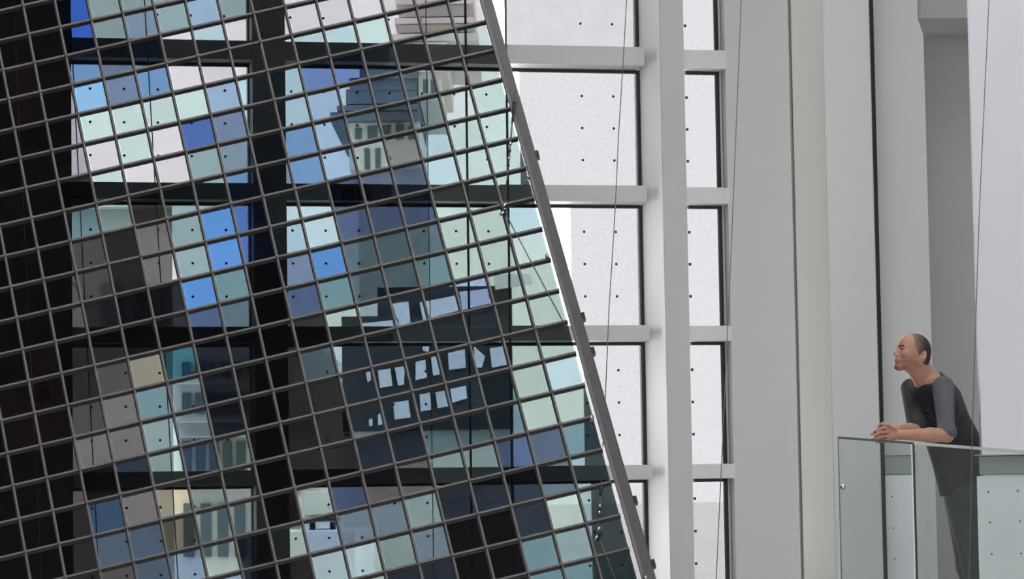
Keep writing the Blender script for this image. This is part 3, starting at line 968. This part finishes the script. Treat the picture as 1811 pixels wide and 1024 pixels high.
def jaw(f, g):
    f.ell(hd(.042, -.045, 0), HAX, (.060 + g, .082 + g, .056 + g), .03)
    for s_ in (-1, 1): f.cap(hd(-.012, -.075, .050 * s_), hd(.070, -.116, .014 * s_), .020 + g, .018 + g, .02)
    f.ell(hd(.080, -.122, 0), HAX, (.020 + g, .020 + g, .024 + g), .015)
    f.ell(hd(.086, -.083, 0), HAX, (.020 + g, .022 + g, .026 + g), .012)


def neckback(f, g):
    f.cap(hd(-.040, -.050, 0), hd(-.05, -.095, 0), .058 + g, .058 + g, .03)


def grown(name, stops):
    m = bpy.data.materials.new(name); m.use_nodes = True
    t = m.node_tree; b = t.nodes['Principled BSDF']; b.inputs['Roughness'].default_value = .7
    b.inputs['Specular IOR Level'].default_value = .25
    co = t.nodes.new('ShaderNodeTexCoord'); sp = t.nodes.new('ShaderNodeSeparateXYZ'); n = t.nodes.new('ShaderNodeTexNoise')
    n.inputs['Scale'].default_value = 60
    ad = t.nodes.new('ShaderNodeMath'); ad.operation = 'MULTIPLY_ADD'; ad.inputs[1].default_value = .18; ad.inputs[2].default_value = -.09
    a2 = t.nodes.new('ShaderNodeMath'); a2.operation = 'ADD'
    r = t.nodes.new('ShaderNodeValToRGB')
    while len(r.color_ramp.elements) < len(stops): r.color_ramp.elements.new(.5)
    for el, (p, c) in zip(r.color_ramp.elements, stops): el.position = p; el.color = c + (1,)
    t.links.new(co.outputs['Generated'], sp.inputs[0]); t.links.new(co.outputs['Object'], n.inputs['Vector'])
    t.links.new(n.outputs['Fac'], ad.inputs[0]); t.links.new(ad.outputs[0], a2.inputs[0]); t.links.new(sp.outputs['X'], a2.inputs[1])
    t.links.new(a2.outputs[0], r.inputs['Fac']); t.links.new(r.outputs['Color'], b.inputs['Base Color'])
    return m


SK = (.49, .26, .19)
tag(headshell('hair', grown('cropped_hair_growth', [(.0, SK), (.16, (.36, .21, .16)), (.45, (.17, .11, .09)), (.72, (.045, .033, .03)), (1, (.03, .024, .022))]), .0022,
          [(hd(.035, 0, 0), HF - HU * .10), (hd(0, -.075, 0), -HU), (hd(-.008, -.04, 0), HF * 1.0 - HU * .8)], neckback), 'closely cropped dark hair fading towards the forehead')
headshell('beard_stubble', mat('stubble', (.35, .19, .145), .9, noise_amt=.12, scale=120, spec=.1), .0014, [(hd(.03, -.066, 0), HU + HF * .25), (hd(-.015, 0, 0), -HF), (hd(0, -.145, 0), -HU)], jaw)
headshell('chin_beard', beardm, .0035, [(hd(.05, -.122, 0), HU + HF * .1), (hd(.052, 0, 0), -HF + HU * -.3)], jaw)
f = Field(hd(.1, -.084, 0) - .04, hd(.1, -.084, 0) + .04, .0022)
for s_ in (-1, 1):
    f.cap(hd(.1062, -.0785, 0), hd(.096, -.081, .018 * s_), .0050, .003, .002); f.cap(hd(.1045, -.0905, 0), hd(.094, -.087, .016 * s_), .0058, .003, .002)
f.mesh('lips', mat('lips', (.33, .13, .11), .45), man)
for s_ in (-1, 1):
    f = Field(hd(.088, -.019, .030 * s_) - .025, hd(.088, -.019, .030 * s_) + .025, .0025)
    f.ell(hd(.0865, -.019, .031 * s_), HAX, (.0125, .0085, .014), 0); f.mesh('eye', eyem, man)
    f = Field(hd(.095, .004, .028 * s_) - .04, hd(.095, .004, .028 * s_) + .04, .0025)
    f.cap(hd(.1045, -.003, .012 * s_), hd(.092, .002, .044 * s_), .0062, .0045, 0); f.mesh('eyebrow', hairm, man)

# T-shirt: trunk, then the paler sleeves
f = Field(lo, hi, .0055)
torso(f, .006)
f.cap(w3(1642, 735, 16.74), w3(1680, 880, 16.86), .045, .055, .05)
f.cap(w3(1668, 780, 16.84), w3(1696, 850, 16.92), .10, .095, .05)
for k in range(7):   # soft folds of the hanging cloth
    a_ = w3(1626 + 4 * k, 722 + 9 * k, 16.62 + .01 * k); f.cap(a_, a_ + np.array((.12, .02, -.05 - .01 * k)), .006, .004, .02)
f.planes([(NB - SP * .006 + FW * 0, -SP * .9 + np.array((-.28, -.1, .62)) * .9), (w3(1700, 872, 16.9), (.15, 0, -1)), ])
f.cap(hd(-.040, -.05, 0), NB + SP * .05 + FW * .015, .050, .058, .006, 'sub')
f.mesh('t_shirt', shirtm, man)
f = Field(lo, hi, .0055)
f.cap(SHN + np.array((0, .0, .004)), ELN + np.array((0, 0, .022)), .064, .048, .02)
f.cap(ELN + np.array((-.012, 0, .020)), ELN + np.array((.016, 0, .018)), .047, .046, .02)
f.planes([(ELN + np.array((0, 0, -.008)), (-.2, -.1, -1))])
f.mesh('sleeve', sleevem, man)
f = Field(lo, hi, .0055)
f.cap(SHF, ELF + np.array((0, 0, .02)), .060, .056, .02)
f.planes([(ELF + np.array((0, 0, -.004)), (-.2, -.1, -1))])
f.mesh('sleeve', shirtm, man)
f = Field(lo, hi, .0065)
legs(f, .012, .03)
f.ell(w3(1718, 856, 16.94), BAX, (.13, .165, .118), .04)
f.planes([(w3(1715, 838, 16.9), (0, 0, 1)), (np.array((0, 0, fl_z + .04)), (0, 0, -1))])
f.mesh('trousers', trsm, man)
for an in (ANN, ANF):
    f = Field(an - .3, an + .3, .006)
    f.cap(an + np.array((.03, .01, -.045)), an + np.array((-.13, -.05, -.055)), .045, .040, .02)
    f.cap(an, an + np.array((0, 0, -.02)), .046, .046, .02)
    f.planes([(np.array((0, 0, fl_z + .001)), (0, 0, -1))])
    f.mesh('shoe', shoem, man)
